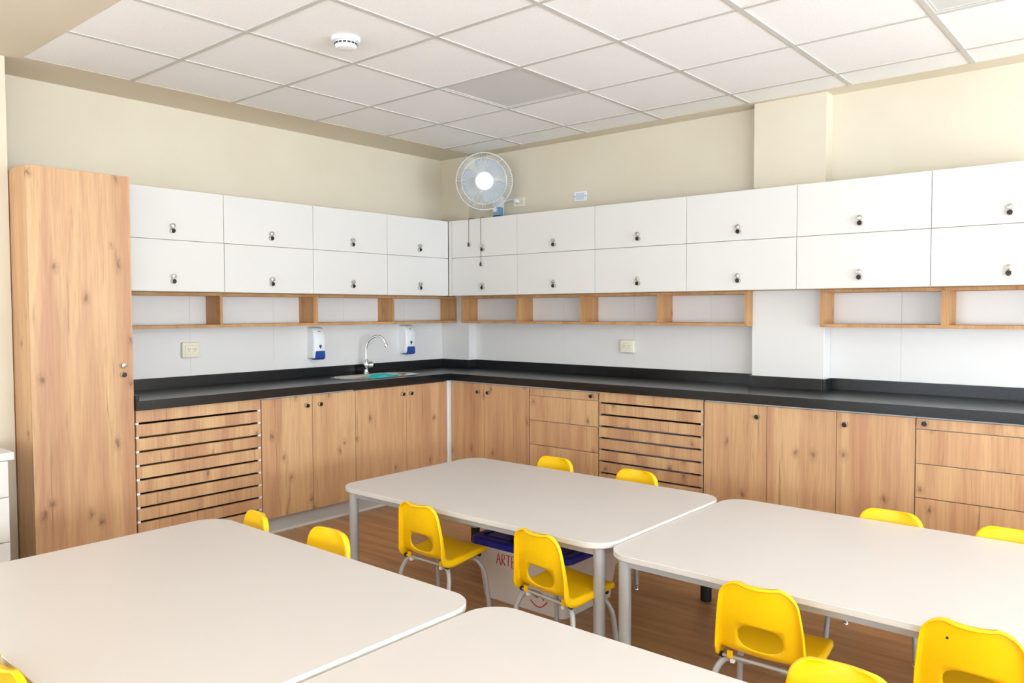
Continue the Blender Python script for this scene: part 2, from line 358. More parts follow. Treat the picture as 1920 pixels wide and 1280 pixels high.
# ------------------------------------------------------------------ base cabinets
ZB, ZT = .105, .840
def base_body(t, run, a, b, hollow=False):
    """a<b along the run axis"""
    if run == 'L': f = lambda u0, u1, d0, d1, z0, z1: (u0, u1, -d1, -d0, z0, z1)
    else: f = lambda u0, u1, d0, d1, z0, z1: (-d1, -d0, u0, u1, z0, z1)
    D = .536 if run == 'L' else .545; B = .01 if run == 'L' else .12
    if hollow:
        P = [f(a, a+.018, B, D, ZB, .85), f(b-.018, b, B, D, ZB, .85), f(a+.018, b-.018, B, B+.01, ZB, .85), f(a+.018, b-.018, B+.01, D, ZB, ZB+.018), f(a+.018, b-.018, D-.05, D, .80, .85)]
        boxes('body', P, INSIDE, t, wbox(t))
    else:
        boxes('body', [f(a, b, B, D, ZB, .85)], KICK_EDGE, t, wbox(t))
def front(t, run, a, b, z0, z1, name, m=OAK, g=G, bev=.001):
    if run == 'L': return box(name, a+g, b-g, -.556, -.5375, z0, z1, m, t, bev)
    return box(name, -.565, -.5465, a+g, b-g, z0, z1, m, t, bev)
def lock_on(d, run, u, z, kind='lock'):
    return small_lock(d, u, -.556, z, NL, kind) if run == 'L' else small_lock(d, -.565, u, z, NR, kind)
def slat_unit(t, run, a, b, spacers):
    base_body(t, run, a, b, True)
    z = .848
    for k in range(10):
        front(t, run, a+.004, b-.004, z-.064, z, 'slat', OAK, G, .001)
        if k < 9:
            for s in spacers:
                u = a+.012 if s == 0 else b-.012
                if run == 'L': box('spacer', u-.008, u+.008, -.552, -.538, z-.0755, z-.064, WHITEP, t)
                else: box('spacer', -.561, -.547, u-.008, u+.008, z-.0755, z-.064, STEEL, t)
        z -= .0755
def base_thing(label, run, a, b, name='base_cabinet'):
    c = (a+b)/2
    return thing(name, label, 'cabinet', (c, -.28, 0) if run == 'L' else (-.33, c, 0), 0, 'oak base cabinets')
# left run
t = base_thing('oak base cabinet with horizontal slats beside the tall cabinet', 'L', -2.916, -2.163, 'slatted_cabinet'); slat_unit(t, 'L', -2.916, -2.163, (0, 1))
t = base_thing('two-door oak base cabinet left of the sink, behind the table leg', 'L', -2.163, -1.4535); base_body(t, 'L', -2.163, -1.4535)
d = front(t, 'L', -2.163, -1.797, ZB, ZT, 'door'); lock_on(d, 'L', -1.844, .777)
d = front(t, 'L', -1.797, -1.4535, ZB, ZT, 'door'); lock_on(d, 'L', -1.742, .777)
t = base_thing('two-door oak base cabinet under the sink', 'L', -1.4535, -.57); base_body(t, 'L', -1.4535, -.57, True)
d = front(t, 'L', -1.4535, -.9942, ZB, ZT, 'door'); lock_on(d, 'L', -1.035, .782)
d = front(t, 'L', -.9942, -.585, ZB, ZT, 'door'); lock_on(d, 'L', -.957, .782)
boxes('filler_strip', [(-.5835, -.548, -.554, -.5385, ZB, .85), (-.563, -.548, -.578, -.554, ZB, .85)], KICK_EDGE, t, wbox(t))
# right run (a<b: b nearer the corner)
t = base_thing('two-door oak base cabinet in the corner of the right run', 'R', -1.340, -.575); base_body(t, 'R', -1.340, -.575)
d = front(t, 'R', -.918, -.580, ZB, ZT, 'door'); lock_on(d, 'R', -.865, .780)
d = front(t, 'R', -1.340, -.918, ZB, ZT, 'door'); lock_on(d, 'R', -.963, .780)
def drawers(a, b, lu, label):
    t = base_thing(label, 'R', a, b, 'drawer_cabinet'); base_body(t, 'R', a, b)
    for k, (z0, z1) in enumerate(((.790, ZT), (.6195, .786), (.4505, .6155), (.2805, .4465), (ZB, .2765))):
        d = front(t, 'R', a, b, z0, z1, 'drawer')
        if k == 0: lock_on(d, 'R', lu, .818)
drawers(-1.914, -1.342, -1.867, 'oak drawer cabinet between the corner doors and the slatted front')
t = base_thing('oak base cabinet with horizontal slats between drawers and plain doors', 'R', -2.657, -1.916, 'slatted_cabinet'); slat_unit(t, 'R', -2.657, -1.916, (0, 1))
t = base_thing('wide oak base cabinet with three plain doors on the right run', 'R', -3.790, -2.659); base_body(t, 'R', -3.790, -2.659)
d = front(t, 'R', -3.037, -2.659, ZB, ZT, 'door'); lock_on(d, 'R', -2.985, .778)
front(t, 'R', -3.412, -3.037, ZB, ZT, 'door')
d = front(t, 'R', -3.790, -3.412, ZB, ZT, 'door'); lock_on(d, 'R', -3.457, .779)
drawers(-4.55, -3.792, -3.833, 'oak drawer cabinet at the right edge of the picture')
# plinths
structure(box('baseboard_back', -2.916, -.575, -.506, -.496, 0, ZB-.002, GREY_KICK), 'grey plinth under the left base cabinets')
structure(boxes('trim_1', [(-2.916, -.575, -.52, -.507, 0, .016)], KICK_EDGE), 'pale strip along the foot of the left plinth')
structure(box('baseboard_right', -.516, -.506, -4.55, -.575, 0, ZB-.002, GREY_KICK), 'grey plinth under the right base cabinets')
structure(boxes('trim_2', [(-.530, -.517, -4.55, -.575, 0, .016)], KICK_EDGE), 'pale strip along the foot of the right plinth')
# things stored behind the slats
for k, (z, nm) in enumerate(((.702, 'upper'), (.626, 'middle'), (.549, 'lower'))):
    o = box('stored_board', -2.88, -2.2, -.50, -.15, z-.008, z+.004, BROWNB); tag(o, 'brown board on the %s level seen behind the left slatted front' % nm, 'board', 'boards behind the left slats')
lv = ('third', 'fourth', 'fifth', 'sixth', 'seventh')
for k in range(5):
    z = .848-.0755*(k+3)+.004
    bm = bmesh.new(); N = 14; yy0, yy1 = -2.625, -1.955
    top = []; 
    for i in range(N+1):
        u = i/N; s = (min(u, 1-u)/.16); s = 1 if s > 1 else s*s*(3-2*s)
        zz = z-.010+.010*s+.0015*math.sin(7*u+k)
        y = yy0+(yy1-yy0)*u
        top.append([bm.verts.new((-.53, y, zz)), bm.verts.new((-.16, y, zz)), bm.verts.new((-.16, y, zz-.005)), bm.verts.new((-.53, y, zz-.005))])
    for a, b in zip(top, top[1:]):
        for q in range(4): bm.faces.new((a[q], a[(q+1) % 4], b[(q+1) % 4], b[q]))
    bm.faces.new(top[0]); bm.faces.new(top[-1][::-1])
    o = finish(bm, 'stored_mat', GREYMAT); tag(o, 'thin grey mat lying behind the %s gap of the right slatted front' % lv[k], 'mat', 'mats behind the right slats')

# ------------------------------------------------------------------ worktop, sink, tap
WZ0, WZ1, WF = .8505, .902, -.585
wt = thing('worktop', 'L-shaped black granite worktop with a low upstand', 'worktop', (-1.5, -.3, WZ0))
SX0, SX1, SY0, SY1 = -1.42, -.74, -.49, -.16
def slab():
    bm = bmesh.new(); H0, H1 = -1.6, -.60
    for b in ((-2.916, H0, WF, 0), (H1, CX0, WF, 0)): addbox(bm, b[0], b[1], b[2], b[3], WZ0, WZ1)
    addbox(bm, CX0, 0, WF, CW-.005, WZ0, WZ1)
    addbox(bm, WF, CX1, -4.55, WF, WZ0, WZ1)
    addbox(bm, CX1, 0, MC0+.001, WF, WZ0, WZ1); addbox(bm, CX1, 0, -4.55, MC1-.005, WZ0, WZ1)
    # strip with the sink cut-out
    inn = rrect(SX0, SX1, SY0, SY1, .15, 8); cx, cy = (SX0+SX1)/2, (SY0+SY1)/2
    outp = []
    for x, y in inn:
        dx, dy = x-cx, y-cy
        s = min(((H1-cx)/dx if dx > 0 else (H0-cx)/dx) if abs(dx) > 1e-9 else 1e9, ((0-cy)/dy if dy > 0 else (WF-cy)/dy) if abs(dy) > 1e-9 else 1e9)
        outp.append((cx+dx*s, cy+dy*s))
    # snap the outer points nearest to the corners
    for c in ((H1, 0), (H0, 0), (H0, WF), (H1, WF)):
        k = min(range(len(outp)), key=lambda i: (outp[i][0]-c[0])**2+(outp[i][1]-c[1])**2); outp[k] = c
    n = len(inn)
    for z, flip in ((WZ1, 0), (WZ0, 1)):
        A = [bm.verts.new((x, y, z)) for x, y in inn]; B = [bm.verts.new((x, y, z)) for x, y in outp]
        for i in range(n): bm.faces.new((A[i], A[(i+1) % n], B[(i+1) % n], B[i]))
        if flip: lo = (A, B)
        else: hi = (A, B)
    for q in (0, 1):
        for i in range(n): bm.faces.new((hi[q][i], hi[q][(i+1) % n], lo[q][(i+1) % n], lo[q][i]))
    return finish(bm, 'slab', GRANITE, wt, wbox(wt))
slab()
UZ = .969
up_ = [(-2.916, CX0-.02, -.02, -.0045), (CX0-.02, CX0-.0045, CW, -.0045), (CX0-.02, -.0045, CW-.018, CW-.0045)]
for b in up_: box('upstand', b[0], b[1], b[2], b[3], WZ1, UZ, GRANITE, wt, .001)
for b in ((-.02, -.0045, MC0+.018, CW-.018), (CX1-.02, -.0045, MC0+.0005, MC0+.018), (CX1-.02, CX1-.0045, MC1, MC0+.0005), (CX1-.02, -.0045, MC1-.02, MC1-.0045), (-.02, -.0045, -4.55, MC1-.02)):
    box('upstand', b[0], b[1], b[2], b[3], WZ1, UZ, GRANITE, wt, .001)
box('end_upstand', -2.916, -2.904, WF+.002, -.02, WZ1, .932, GRANITE, wt, .001)
# sink
sk = thing('kitchen_sink', 'oval stainless steel sink set into the black worktop', 'sink', ((SX0+SX1)/2, (SY0+SY1)/2, WZ1))
bm = bmesh.new(); loops = []
for ins, z in ((-.012, .9045), (.006, .905), (.014, .900), (.018, .86), (.035, .755), (.09, .738), (.16, .735)):
    loops.append([bm.verts.new(Vector((x, y, z))+wbox(sk)) for x, y in rrect(SX0+ins, SX1-ins, SY0+ins, SY1-ins, max(.15-ins*.6, .01), 8)])
for a, b in zip(loops, loops[1:]):
    for i in range(len(a)): bm.faces.new((a[i], a[(i+1) % len(a)], b[(i+1) % len(a)], b[i]))
bm.faces.new(loops[-1]); autosmooth(finish(bm, 'basin', STEEL, sk), 60)
lathe('drain', [(.045, 0), (.045, .004), (.03, .005), (.02, .002), (0, .002)], CHROME, sk, Vector((-1.08, -.325, .735))+wbox(sk))
# tap
FX, FY = -.975, -.085
fa = thing('kitchen_tap', 'chrome gooseneck tap with round lever behind the sink', 'tap', (FX, FY, WZ1))
lathe('base', [(.024, 0), (.024, .006), (.017, .012), (.015, .03), (.019, .035), (.019, .09), (.015, .096), (.012, .11), (0, .112)], CHROME, fa)
dirx, diry = .55, -.83
def fpt(r, z): return (r*dirx, r*diry, z)
tube('spout', [fpt(0, .10), fpt(0, .16), fpt(.003, .20), fpt(.022, .246), fpt(.062, .276), fpt(.104, .282), fpt(.138, .258), fpt(.152, .226)], .0085, CHROME, fa, 10, 6)
lathe('nozzle', [(.009, -.004), (.012, .004), (.013, .022), (.0115, .028), (0, .028)], CHROME, fa, fpt(.151, .229), (dirx*.35, diry*.35, -1))
lathe('valve_stem', [(.009, 0), (.009, .04)], CHROME, fa, (0, 0, .062), (.93, -.36, 0), 12)
lathe('handle', [(.012, -.004), (.024, .0), (.029, .010), (.029, .022), (.020, .032), (0, .035)], CHROME, fa, (.020, -.008, .062), (.93, -.36, 0), 18)
# teal strainer in the sink
ts = thing('teal_strainer', 'teal plastic scoop with a handle lying in the sink', 'scoop', (-1.13, -.40, .798))
bm = bmesh.new(); N = 22; rows = []
for i in range(8):
    ph = PI/2*i/7
    rows.append([bm.verts.new((.10*math.cos(ph)*math.cos(2*PI*k/N), .08*math.cos(ph)*math.sin(2*PI*k/N), .055*math.sin(ph))) for k in range(N)] if i < 7 else [bm.verts.new((0, 0, .055))])
for a, b in zip(rows, rows[1:]):
    for k in range(N):
        bm.faces.new((a[k], a[(k+1) % N], b[(k+1) % N], b[k]) if len(b) > 1 else (a[k], a[(k+1) % N], b[0]))
o = autosmooth(finish(bm, 'bowl', TEAL, ts, (0, 0, .075)), 60); s = o.modifiers.new('shell', 'SOLIDIFY'); s.thickness = .003
tube('handle', [(.05, -.01, .108), (.09, -.008, .104), (.14, .0, .102), (.19, .01, .101), (.21, .012, .100)], [.022, .018, .011, .008, .004], TEAL, ts, 8)
bm = bmesh.new(); add_tube(bm, [(0, 0, -.062), (0, 0, .078)], .03, 12); autosmooth(finish(bm, 'foot', TEAL, ts), 50)

# ------------------------------------------------------------------ wall cabinets
UZ0, UZM, UZ1 = 1.490, 1.785, 2.078
def wall_cab(run, a, b, label):
    c = (a+b)/2
    t = thing('wall_cabinet', label, 'cabinet', (c, -.17, UZ0) if run == 'L' else (-.23, c, UZ0), 0, 'white wall cabinets')
    if run == 'L': box('body', a, b, -.3315, -.0045, UZ0, UZ1, CARCASS, t)
    else: box('body', -.3335, -.115, a, b, UZ0, UZ1, CARCASS, t)
    for z0, z1, zk in ((UZM, UZ1, 1.866), (UZ0, UZM, 1.577)):
        if run == 'L': d = box('door', a+G, b-G, -.35, -.332, z0+G, z1-G, WHITE, t, .001)
        else: d = box('door', -.352, -.334, a+G, b-G, z0+G, z1-G, WHITE, t, .001)
        for kind, z in (('knob', zk), ('lock', zk-.029)):
            small_lock(d, *((c, -.35) if run == 'L' else (-.352, c)), z, NL if run == 'L' else NR, kind)
    return t
lx = [-2.915, -2.2705, -1.6277, -.983, -.356]
ll = ('white two-door wall cabinet next to the tall oak cabinet', 'second white wall cabinet from the tall oak cabinet', 'white two-door wall cabinet right above the tap', 'white two-door wall cabinet on the back wall in the corner')
for k in range(4): wall_cab('L', lx[k], lx[k+1], ll[k])
ry = [-.385, -1.057, -1.741, -2.426, -3.112, -3.797, -4.482]
rl = ('white wall cabinet under the fan with cords hanging over it', 'white wall cabinet under the blank plate, second from the corner', 'third white wall cabinet from the corner on the right wall', 'white wall cabinet left of the joint at the middle column', 'white wall cabinet across the gap between the open shelves', 'white wall cabinet cut by the right edge of the picture')
for k in range(6): t = wall_cab('R', ry[k+1], ry[k], rl[k]); 
o = boxes('corner_filler', [(-.352, -.336, -.3835, -.352, UZ0, UZ1)], WHITE); tag(o, 'narrow white filler strip in the corner between wall cabinets', 'filler strip')

# ------------------------------------------------------------------ open oak shelves under the wall cabinets
SZ0, SZ1, ST = 1.274, 1.4895, .018
s = thing('open_shelf', 'low open oak shelf under the back wall cabinets', 'shelf', (-1.5, -.09, SZ0), 0, 'open oak shelves')
SD = -.178
box('bottom_board', -2.914, -.0885, SD, -.0045, SZ0, SZ0+ST, OAK_EDGE, s, .0008); box('top_board', -2.914, -.0885, SD, -.0045, SZ1-ST, SZ1, OAK_EDGE, s, .0008)
for x0, x1 in ((-2.914, -2.896), (-2.207, -2.189), (-1.508, -1.490), (-1.4895, -1.4715), (-.788, -.770), (-.1065, -.0885)): box('divider', x0, x1, SD+.0005, -.005, SZ0+ST, SZ1-ST, OAK_EDGE, s)
def rshelf(label, a, b, divs):
    s = thing('open_shelf', label, 'shelf', (-.09, (a+b)/2, SZ0), 0, 'open oak shelves'); XD = -.184
    spans = []
    box('bottom_board', XD, -.0045, a, b, SZ0, SZ0+ST, OAK_EDGE, s, .0008); box('top_board', XD, -.0045, a, b, SZ1-ST, SZ1, OAK_EDGE, s, .0008)
    for y0 in divs: box('divider', XD+.0005, -.005, y0, y0+ST, SZ0+ST, SZ1-ST, OAK_EDGE, s)
rshelf('low open oak shelf on the right wall between corner and column', MC0+.0008, CW-.005, (-.339, -.924, -1.537, -1.519, -2.1414, MC0+.0008))
rshelf('low open oak shelf right of the middle column', -4.49, MC1-.0048, (MC1-.0048-ST, -3.85, -3.832, -4.49))

# ------------------------------------------------------------------ sockets, dispensers, fan, smoke detector
def plate(name, label, wall, c, z, w, h, kind, group=None):
    t = thing(name, label, 'socket' if kind != 'blank' else 'cover plate', (c, -TT, z) if wall == 'L' else (-TT if z < 1.5 else 0, c, z), 0, group)
    def pb(nm, u0, u1, v0, v1, d0, d1, m, bev=0, par=None):
        p = par or t
        if wall == 'L': return box(nm, u0, u1, -d1, -d0, v0, v1, m, p, bev, True)
        return box(nm, -d1, -d0, -u1, -u0, v0, v1, m, p, bev, True)
    if kind == 'boxed':
        pb('housing', -w/2, w/2, -h/2, h/2, 0, .026, CREAMP, .006)
        pb('frame', -w*.36, w*.36, -h*.30, h*.30, .026, .031, CREAMP, .002)
        for s in (-1, 1):
            q = pb('outlet', s*w*.17-.014, s*w*.17+.014, -.018, .018, .031, .033, CREAMP, .001)
            for du, dv in ((-.006, .006), (.006, .006), (0, -.007)): pb('hole', s*w*.17+du-.0022, s*w*.17+du+.0022, dv-.0022, dv+.0022, .0331, .0334, SLOT)
        pb('cover_lip', -w*.36, w*.36, -h*.44, -h*.36, .026, .032, CREAMP, .001)
    elif kind == 'blank':
        pb('frame', -w/2, w/2, -h/2, h/2, 0, .007, WHITEP, .002); pb('cover', -w*.33, w*.33, -h*.36, h*.36, .007, .009, mat('pale_blue_plate', srgb(206, 214, 226), .3), .001)
        for s in (-1, 1): pb('screw', s*w*.42-.003, s*w*.42+.003, -.003, .003, .007, .009, SLOT)
    else:
        pb('frame', -w/2, w/2, -h/2, h/2, 0, .008, CREAMP, .002)
        pb('outlet', .005, .045, -.02, .02, .008, .010, CREAMP, .001)
        for du, dv in ((.018, .006), (.032, .006), (.025, -.008)): pb('hole', du-.002, du+.002, dv-.004, dv+.004, .0101, .0104, SLOT)
    return t
plate('wall_socket', 'cream double socket on the tiles near the tall cabinet', 'L', -2.322, 1.132, .115, .098, 'boxed', 'wall sockets')
plate('wall_socket', 'cream double socket on the tiles of the right wall', 'R', -1.795, 1.118, .115, .092, 'boxed', 'wall sockets')
plate('blank_plate', 'small white blank plate on the beige wall right of the fan', 'R', -1.377, 2.215, .115, .07, 'blank')
plate('fan_socket', 'cream wall socket beside the fan with its plug in', 'R', -.79, 2.225, .115, .07, 'plug')
def soap(x, label):
    t = thing('soap_dispenser', label, 'soap dispenser', (x, -TT, 1.032), 0, 'soap dispensers')
    W, Dp, Hh = .052, .095, .228
    # side profile (depth, height) swept across the width, rounded edges by inset rings
    prof = [(.0, .004), (.062, .004), (.074, .012), (.086, .07), (.088, .12), (.082, .175), (.070, .205), (.052, .222), (.030, Hh), (0, Hh)]
    bm = bmesh.new(); secs = []
    for u, k in ((-W, .86), (-W+.004, .95), (-W+.012, 1), (W-.012, 1), (W-.004, .95), (W, .86)):
        secs.append([bm.verts.new((u, -d*k, .114+(h-.114)*(k if d > 0 else 1))) for d, h in prof])
    for a, b in zip(secs, secs[1:]):
        for i in range(len(prof)): bm.faces.new((a[i], a[(i+1) % len(prof)], b[(i+1) % len(prof)], b[i]))
    bm.faces.new(secs[0]); bm.faces.new(secs[-1][::-1]); autosmooth(finish(bm, 'housing', WHITEP, t), 38)
    # push lever
    bm = bmesh.new(); pr = [(.03, -.006), (.075, -.006), (.094, .004), (.096, .028), (.091, .058), (.03, .058)]; A = []
    for u, k in ((-.037, 0), (.037, 0)): A.append([bm.verts.new((u, -d, h)) for d, h in pr])
    for i in range(len(pr)): bm.faces.new((A[0][i], A[0][(i+1) % 6], A[1][(i+1) % 6], A[1][i]))
    bm.faces.new(A[0]); bm.faces.new(A[1][::-1]); bmesh.ops.bevel(bm, geom=bm.edges[:], offset=.003, segments=2, affect='EDGES')
    autosmooth(finish(bm, 'push_lever', BLUEP, t), 35)
    bm = bmesh.new(); hl = [(0, -.015), (.006, -.006), (.010, .004), (.0095, .011), (.005, .013), (-.005, .013), (-.0095, .011), (-.010, .004), (-.006, -.006)]
    prism(bm, hl, .0862, .0905, 1); 
    for v in bm.verts: v.co = Vector((v.co.x, -v.co.y, v.co.z+.088))
    finish(bm, 'level_window', mat('smoky_window', srgb(70, 74, 84), .2), t)
    bm = bmesh.new()
    for du, w_, h_ in ((-.006, .003, .006), (-.001, .002, .0025), (.004, .002, .0025), (.008, .002, .0025)): addbox(bm, du-w_, du+w_, -.0835, -.074, .198-h_/2, .198+h_/2)
    o = finish(bm, 'logo', SLOT, t)
soap(-1.392, 'white and blue soap dispenser left of the tap'); soap(-.520, 'white and blue soap dispenser right of the tap, by the corner')

# smoke detector
sd = thing('smoke_detector', 'round white smoke detector on the ceiling', 'smoke detector', (-2.47, -1.80, HC))
lathe('base', [(.066, .002), (.068, -.006), (.062, -.016), (.05, -.018)], WHITEP, sd, seg=32)
lathe('dome', [(.050, -.016), (.050, -.034), (.042, -.046), (.02, -.05), (0, -.05)], WHITEP, sd, seg=32)
for k in range(16):
    a = 2*PI*k/16
    o = box('vent_slot', -.002, .002, -.007, .007, -.004, .004, SLOT, sd, 0, True); o.location = (.0497*math.cos(a), .0497*math.sin(a), -.027); o.rotation_euler = (0, 0, a)

# wall fan
fc = Vector((-.30, -.687, 2.362)); fd = Vector((-.735, -.665, -.125)).normalized()
fan = thing('wall_fan', 'white wall-mounted fan above the corner cabinets', 'fan', (0, -.59, 2.17))
Q = Vector((0, 0, 1)).rotation_difference(fd)
def fl(p): return fc+Q @ Vector(p)-fan.location
GR = .215
bm = bmesh.new()
for r, h, th in ((GR, .0, .0042), (.172, .052, .0022), (.172, -.055, .0022)):
    add_tube(bm, [fl((r*math.cos(2*PI*k/40), r*math.sin(2*PI*k/40), h)) for k in range(40)], th, 6, closed=True)
autosmooth(finish(bm, 'guard_ring', WHITEP, fan), 60)
for sgn, nm in ((1, 'front_guard'), (-1, 'rear_guard')):
    bm = bmesh.new(); n = 96
    for k in range(n):
        a = 2*PI*k/n; c, s_ = math.cos(a), math.sin(a)
        add_tube(bm, [fl((r*c, r*s_, h*sgn)) for r, h in ((GR, 0), (.20, .032), (.172, .052), (.11, .066), (.05, .07))], .0012, 3, cap=False)
    finish(bm, nm, WHITEP, fan)
lathe('badge', [(.070, .060), (.072, .070), (.066, .078), (0, .081)], WHITEP, fan, fl((0, 0, 0)), fd, 28)
for k in range(3):
    bm = bmesh.new(); a0 = 2*PI*k/3+.4; g = []
    for i in range(7):
        r = .03+.145*i/6; wd = (.62+.38*math.sin(PI*min(i/6*.7+.15, 1)))*.92
        g.append([bm.verts.new(fl((r*math.cos(a0+wd*(j/4-.5)*2), r*math.sin(a0+wd*(j/4-.5)*2), .028-.05*(j/4)))) for j in range(5)])
    for a, b in zip(g, g[1:]):
        for j in range(4): bm.faces.new((a[j], a[j+1], b[j+1], b[j]))
    o = finish(bm, 'blade', FANBLADE, fan, smooth=True); q = o.modifiers.new('t', 'SOLIDIFY'); q.thickness = .002
lathe('motor', [(.03, -.20), (.058, -.19), (.066, -.15), (.066, -.075), (.05, -.06), (.02, -.03)], WHITEP, fan, fl((0, 0, 0)), fd, 24)
tube('arm', [fl((0, 0, -.15))-Vector((0, 0, .04)), fl((0, 0, -.14))-Vector((-.02, -.02, .11)), (-.09, -.03, .085), (-.045, 0, .05)], .022, WHITEP, fan, 12, 5)
box('bracket', -.05, 0, -.045, .045, -.06, .115, WHITEP, fan, .008, True)
box('control_box', -.115, -.05, -.075, -.02, -.075, .02, mat('pale_blue_control', srgb(120, 165, 200), .4), fan, .006, True)
box('control_base', -.118, -.052, -.077, -.018, -.087, -.045, BLACKP, fan, .004, True)
lathe('dial', [(.018, 0), (.016, .012), (0, .013)], WHITEP, fan, (-.115, -.048, -.005), (-1, -.2, 0), 16)
tube('power_cord', [(-.045, -.02, .03), (-.06, -.09, .06), (-.045, -.15, .075), (-.03, -.185, .066)], .004, WHITEP, fan, 8, 6)
box('plug', -.046, -.012, -.208, -.178, .045, .075, WHITEP, fan, .005, True)
# pull cords over the cabinet top
for px_y, zb_, nm in ((-.578, 1.885, 'short'), (-.703, 1.730, 'long')):
    t = thing('pull_cord', '%s dark pull cord hanging over the white cabinet under the fan' % nm, 'pull cord', (-.36, px_y, zb_), 0, 'pull cords of the fan')
    h = 2.085-zb_
    tube('string', [(.12, -.02, h-.0035), (.05, -.01, h-.002), (.012, -.002, h), (-.0005, 0, h-.012), (-.001, 0, h-.05), (-.001, 0, 0)], .0016, SLOT, t, 5, 4)
    lathe('toggle', [(.003, .012), (.007, .006), (.008, -.014), (.006, -.018), (0, -.018)], BLACKP, t, (-.004, 0, 0), seg=12)

# ------------------------------------------------------------------ white chest of drawers at the left edge
t = thing('drawer_chest', 'white chest of drawers cut off at the left edge', 'chest', (-3.9, -.57, 0))
CHR = -3.585
box('body', -4.30, CHR, -.782, -.345, .06, .715, WHITE, t); box('top', -4.32, CHR+.022, -.805, -.34, .715, .75, WHITE, t, .002)
for z0, z1 in ((.552, .712), (.350, .548), (.062, .346)): box('drawer', -4.298, CHR-.002, -.80, -.7825, z0, z1, WHITE, t, .001)
box('plinth', -4.28, CHR-.02, -.76, -.36, 0, .06, WHITE, t)

# ------------------------------------------------------------------ tables
def table(label, x0, x1, y0, y1, zt, R=.11):
    cx, cy = (x0+x1)/2, (y0+y1)/2
    t = thing('school_table', label, 'table', (cx, cy, 0), 0, 'grey school tables')
    bm = bmesh.new(); L = rrect(x0-cx, x1-cx, y0-cy, y1-cy, R, 12); th = .024
    rings = []
    for ins, z in ((.004, zt-th), (0, zt-th+.004), (0, zt-.002), (.002, zt)):
        rings.append([bm.verts.new((x, y, z)) for x, y in rrect(x0-cx+ins, x1-cx-ins, y0-cy+ins, y1-cy-ins, R-ins, 12)])
    n = len(L)
    for a, b in zip(rings, rings[1:]):
        for i in range(n): bm.faces.new((a[i], a[(i+1) % n], b[(i+1) % n], b[i])).material_index = 1
    bm.faces.new(rings[0][::-1]); bm.faces.new(rings[-1])
    autosmooth(finish(bm, 'tabletop', TABLE, t, mats=[TABLE, TABLE_EDGE]), 40)
    hx, hy = (x1-x0)/2-.062, (y1-y0)/2-.062; za = zt-th
    for sx in (-1, 1):
        for sy in (-1, 1):
            g = lathe('leg', [(.0235, .075), (.0235, za)], LEGGREY, t, (sx*hx, sy*hy, 0), seg=20)
            lathe('foot_sleeve', [(.023, 0), (.0265, .004), (.0265, .084), (.0236, .086)], BLACKP, g, seg=20)
    for s in (-1, 1):
        box('apron', -hx+.02, hx-.02, s*hy-.012, s*hy+.012, za-.035, za-.0005, LEGGREY, t, .002, True)
        box('apron', s*hx-.012, s*hx+.012, -hy+.02, hy-.02, za-.035, za-.0005, LEGGREY, t, .002, True)
    return t
table('pale grey table standing in front of the base cabinet corner, box underneath', -2.353, -1.328, -3.149, -1.533, .493)
table('pale grey table at the right edge with chairs on both sides', -2.374, -1.279, -4.815, -3.154, .484)
table('large pale grey table in the left foreground, nearest the tall cabinet', -4.122, -3.045, -3.163, -1.620, .493)
table('pale grey table at the bottom centre, closest to the viewer', -4.079, -3.011, -4.74, -3.176, .484)

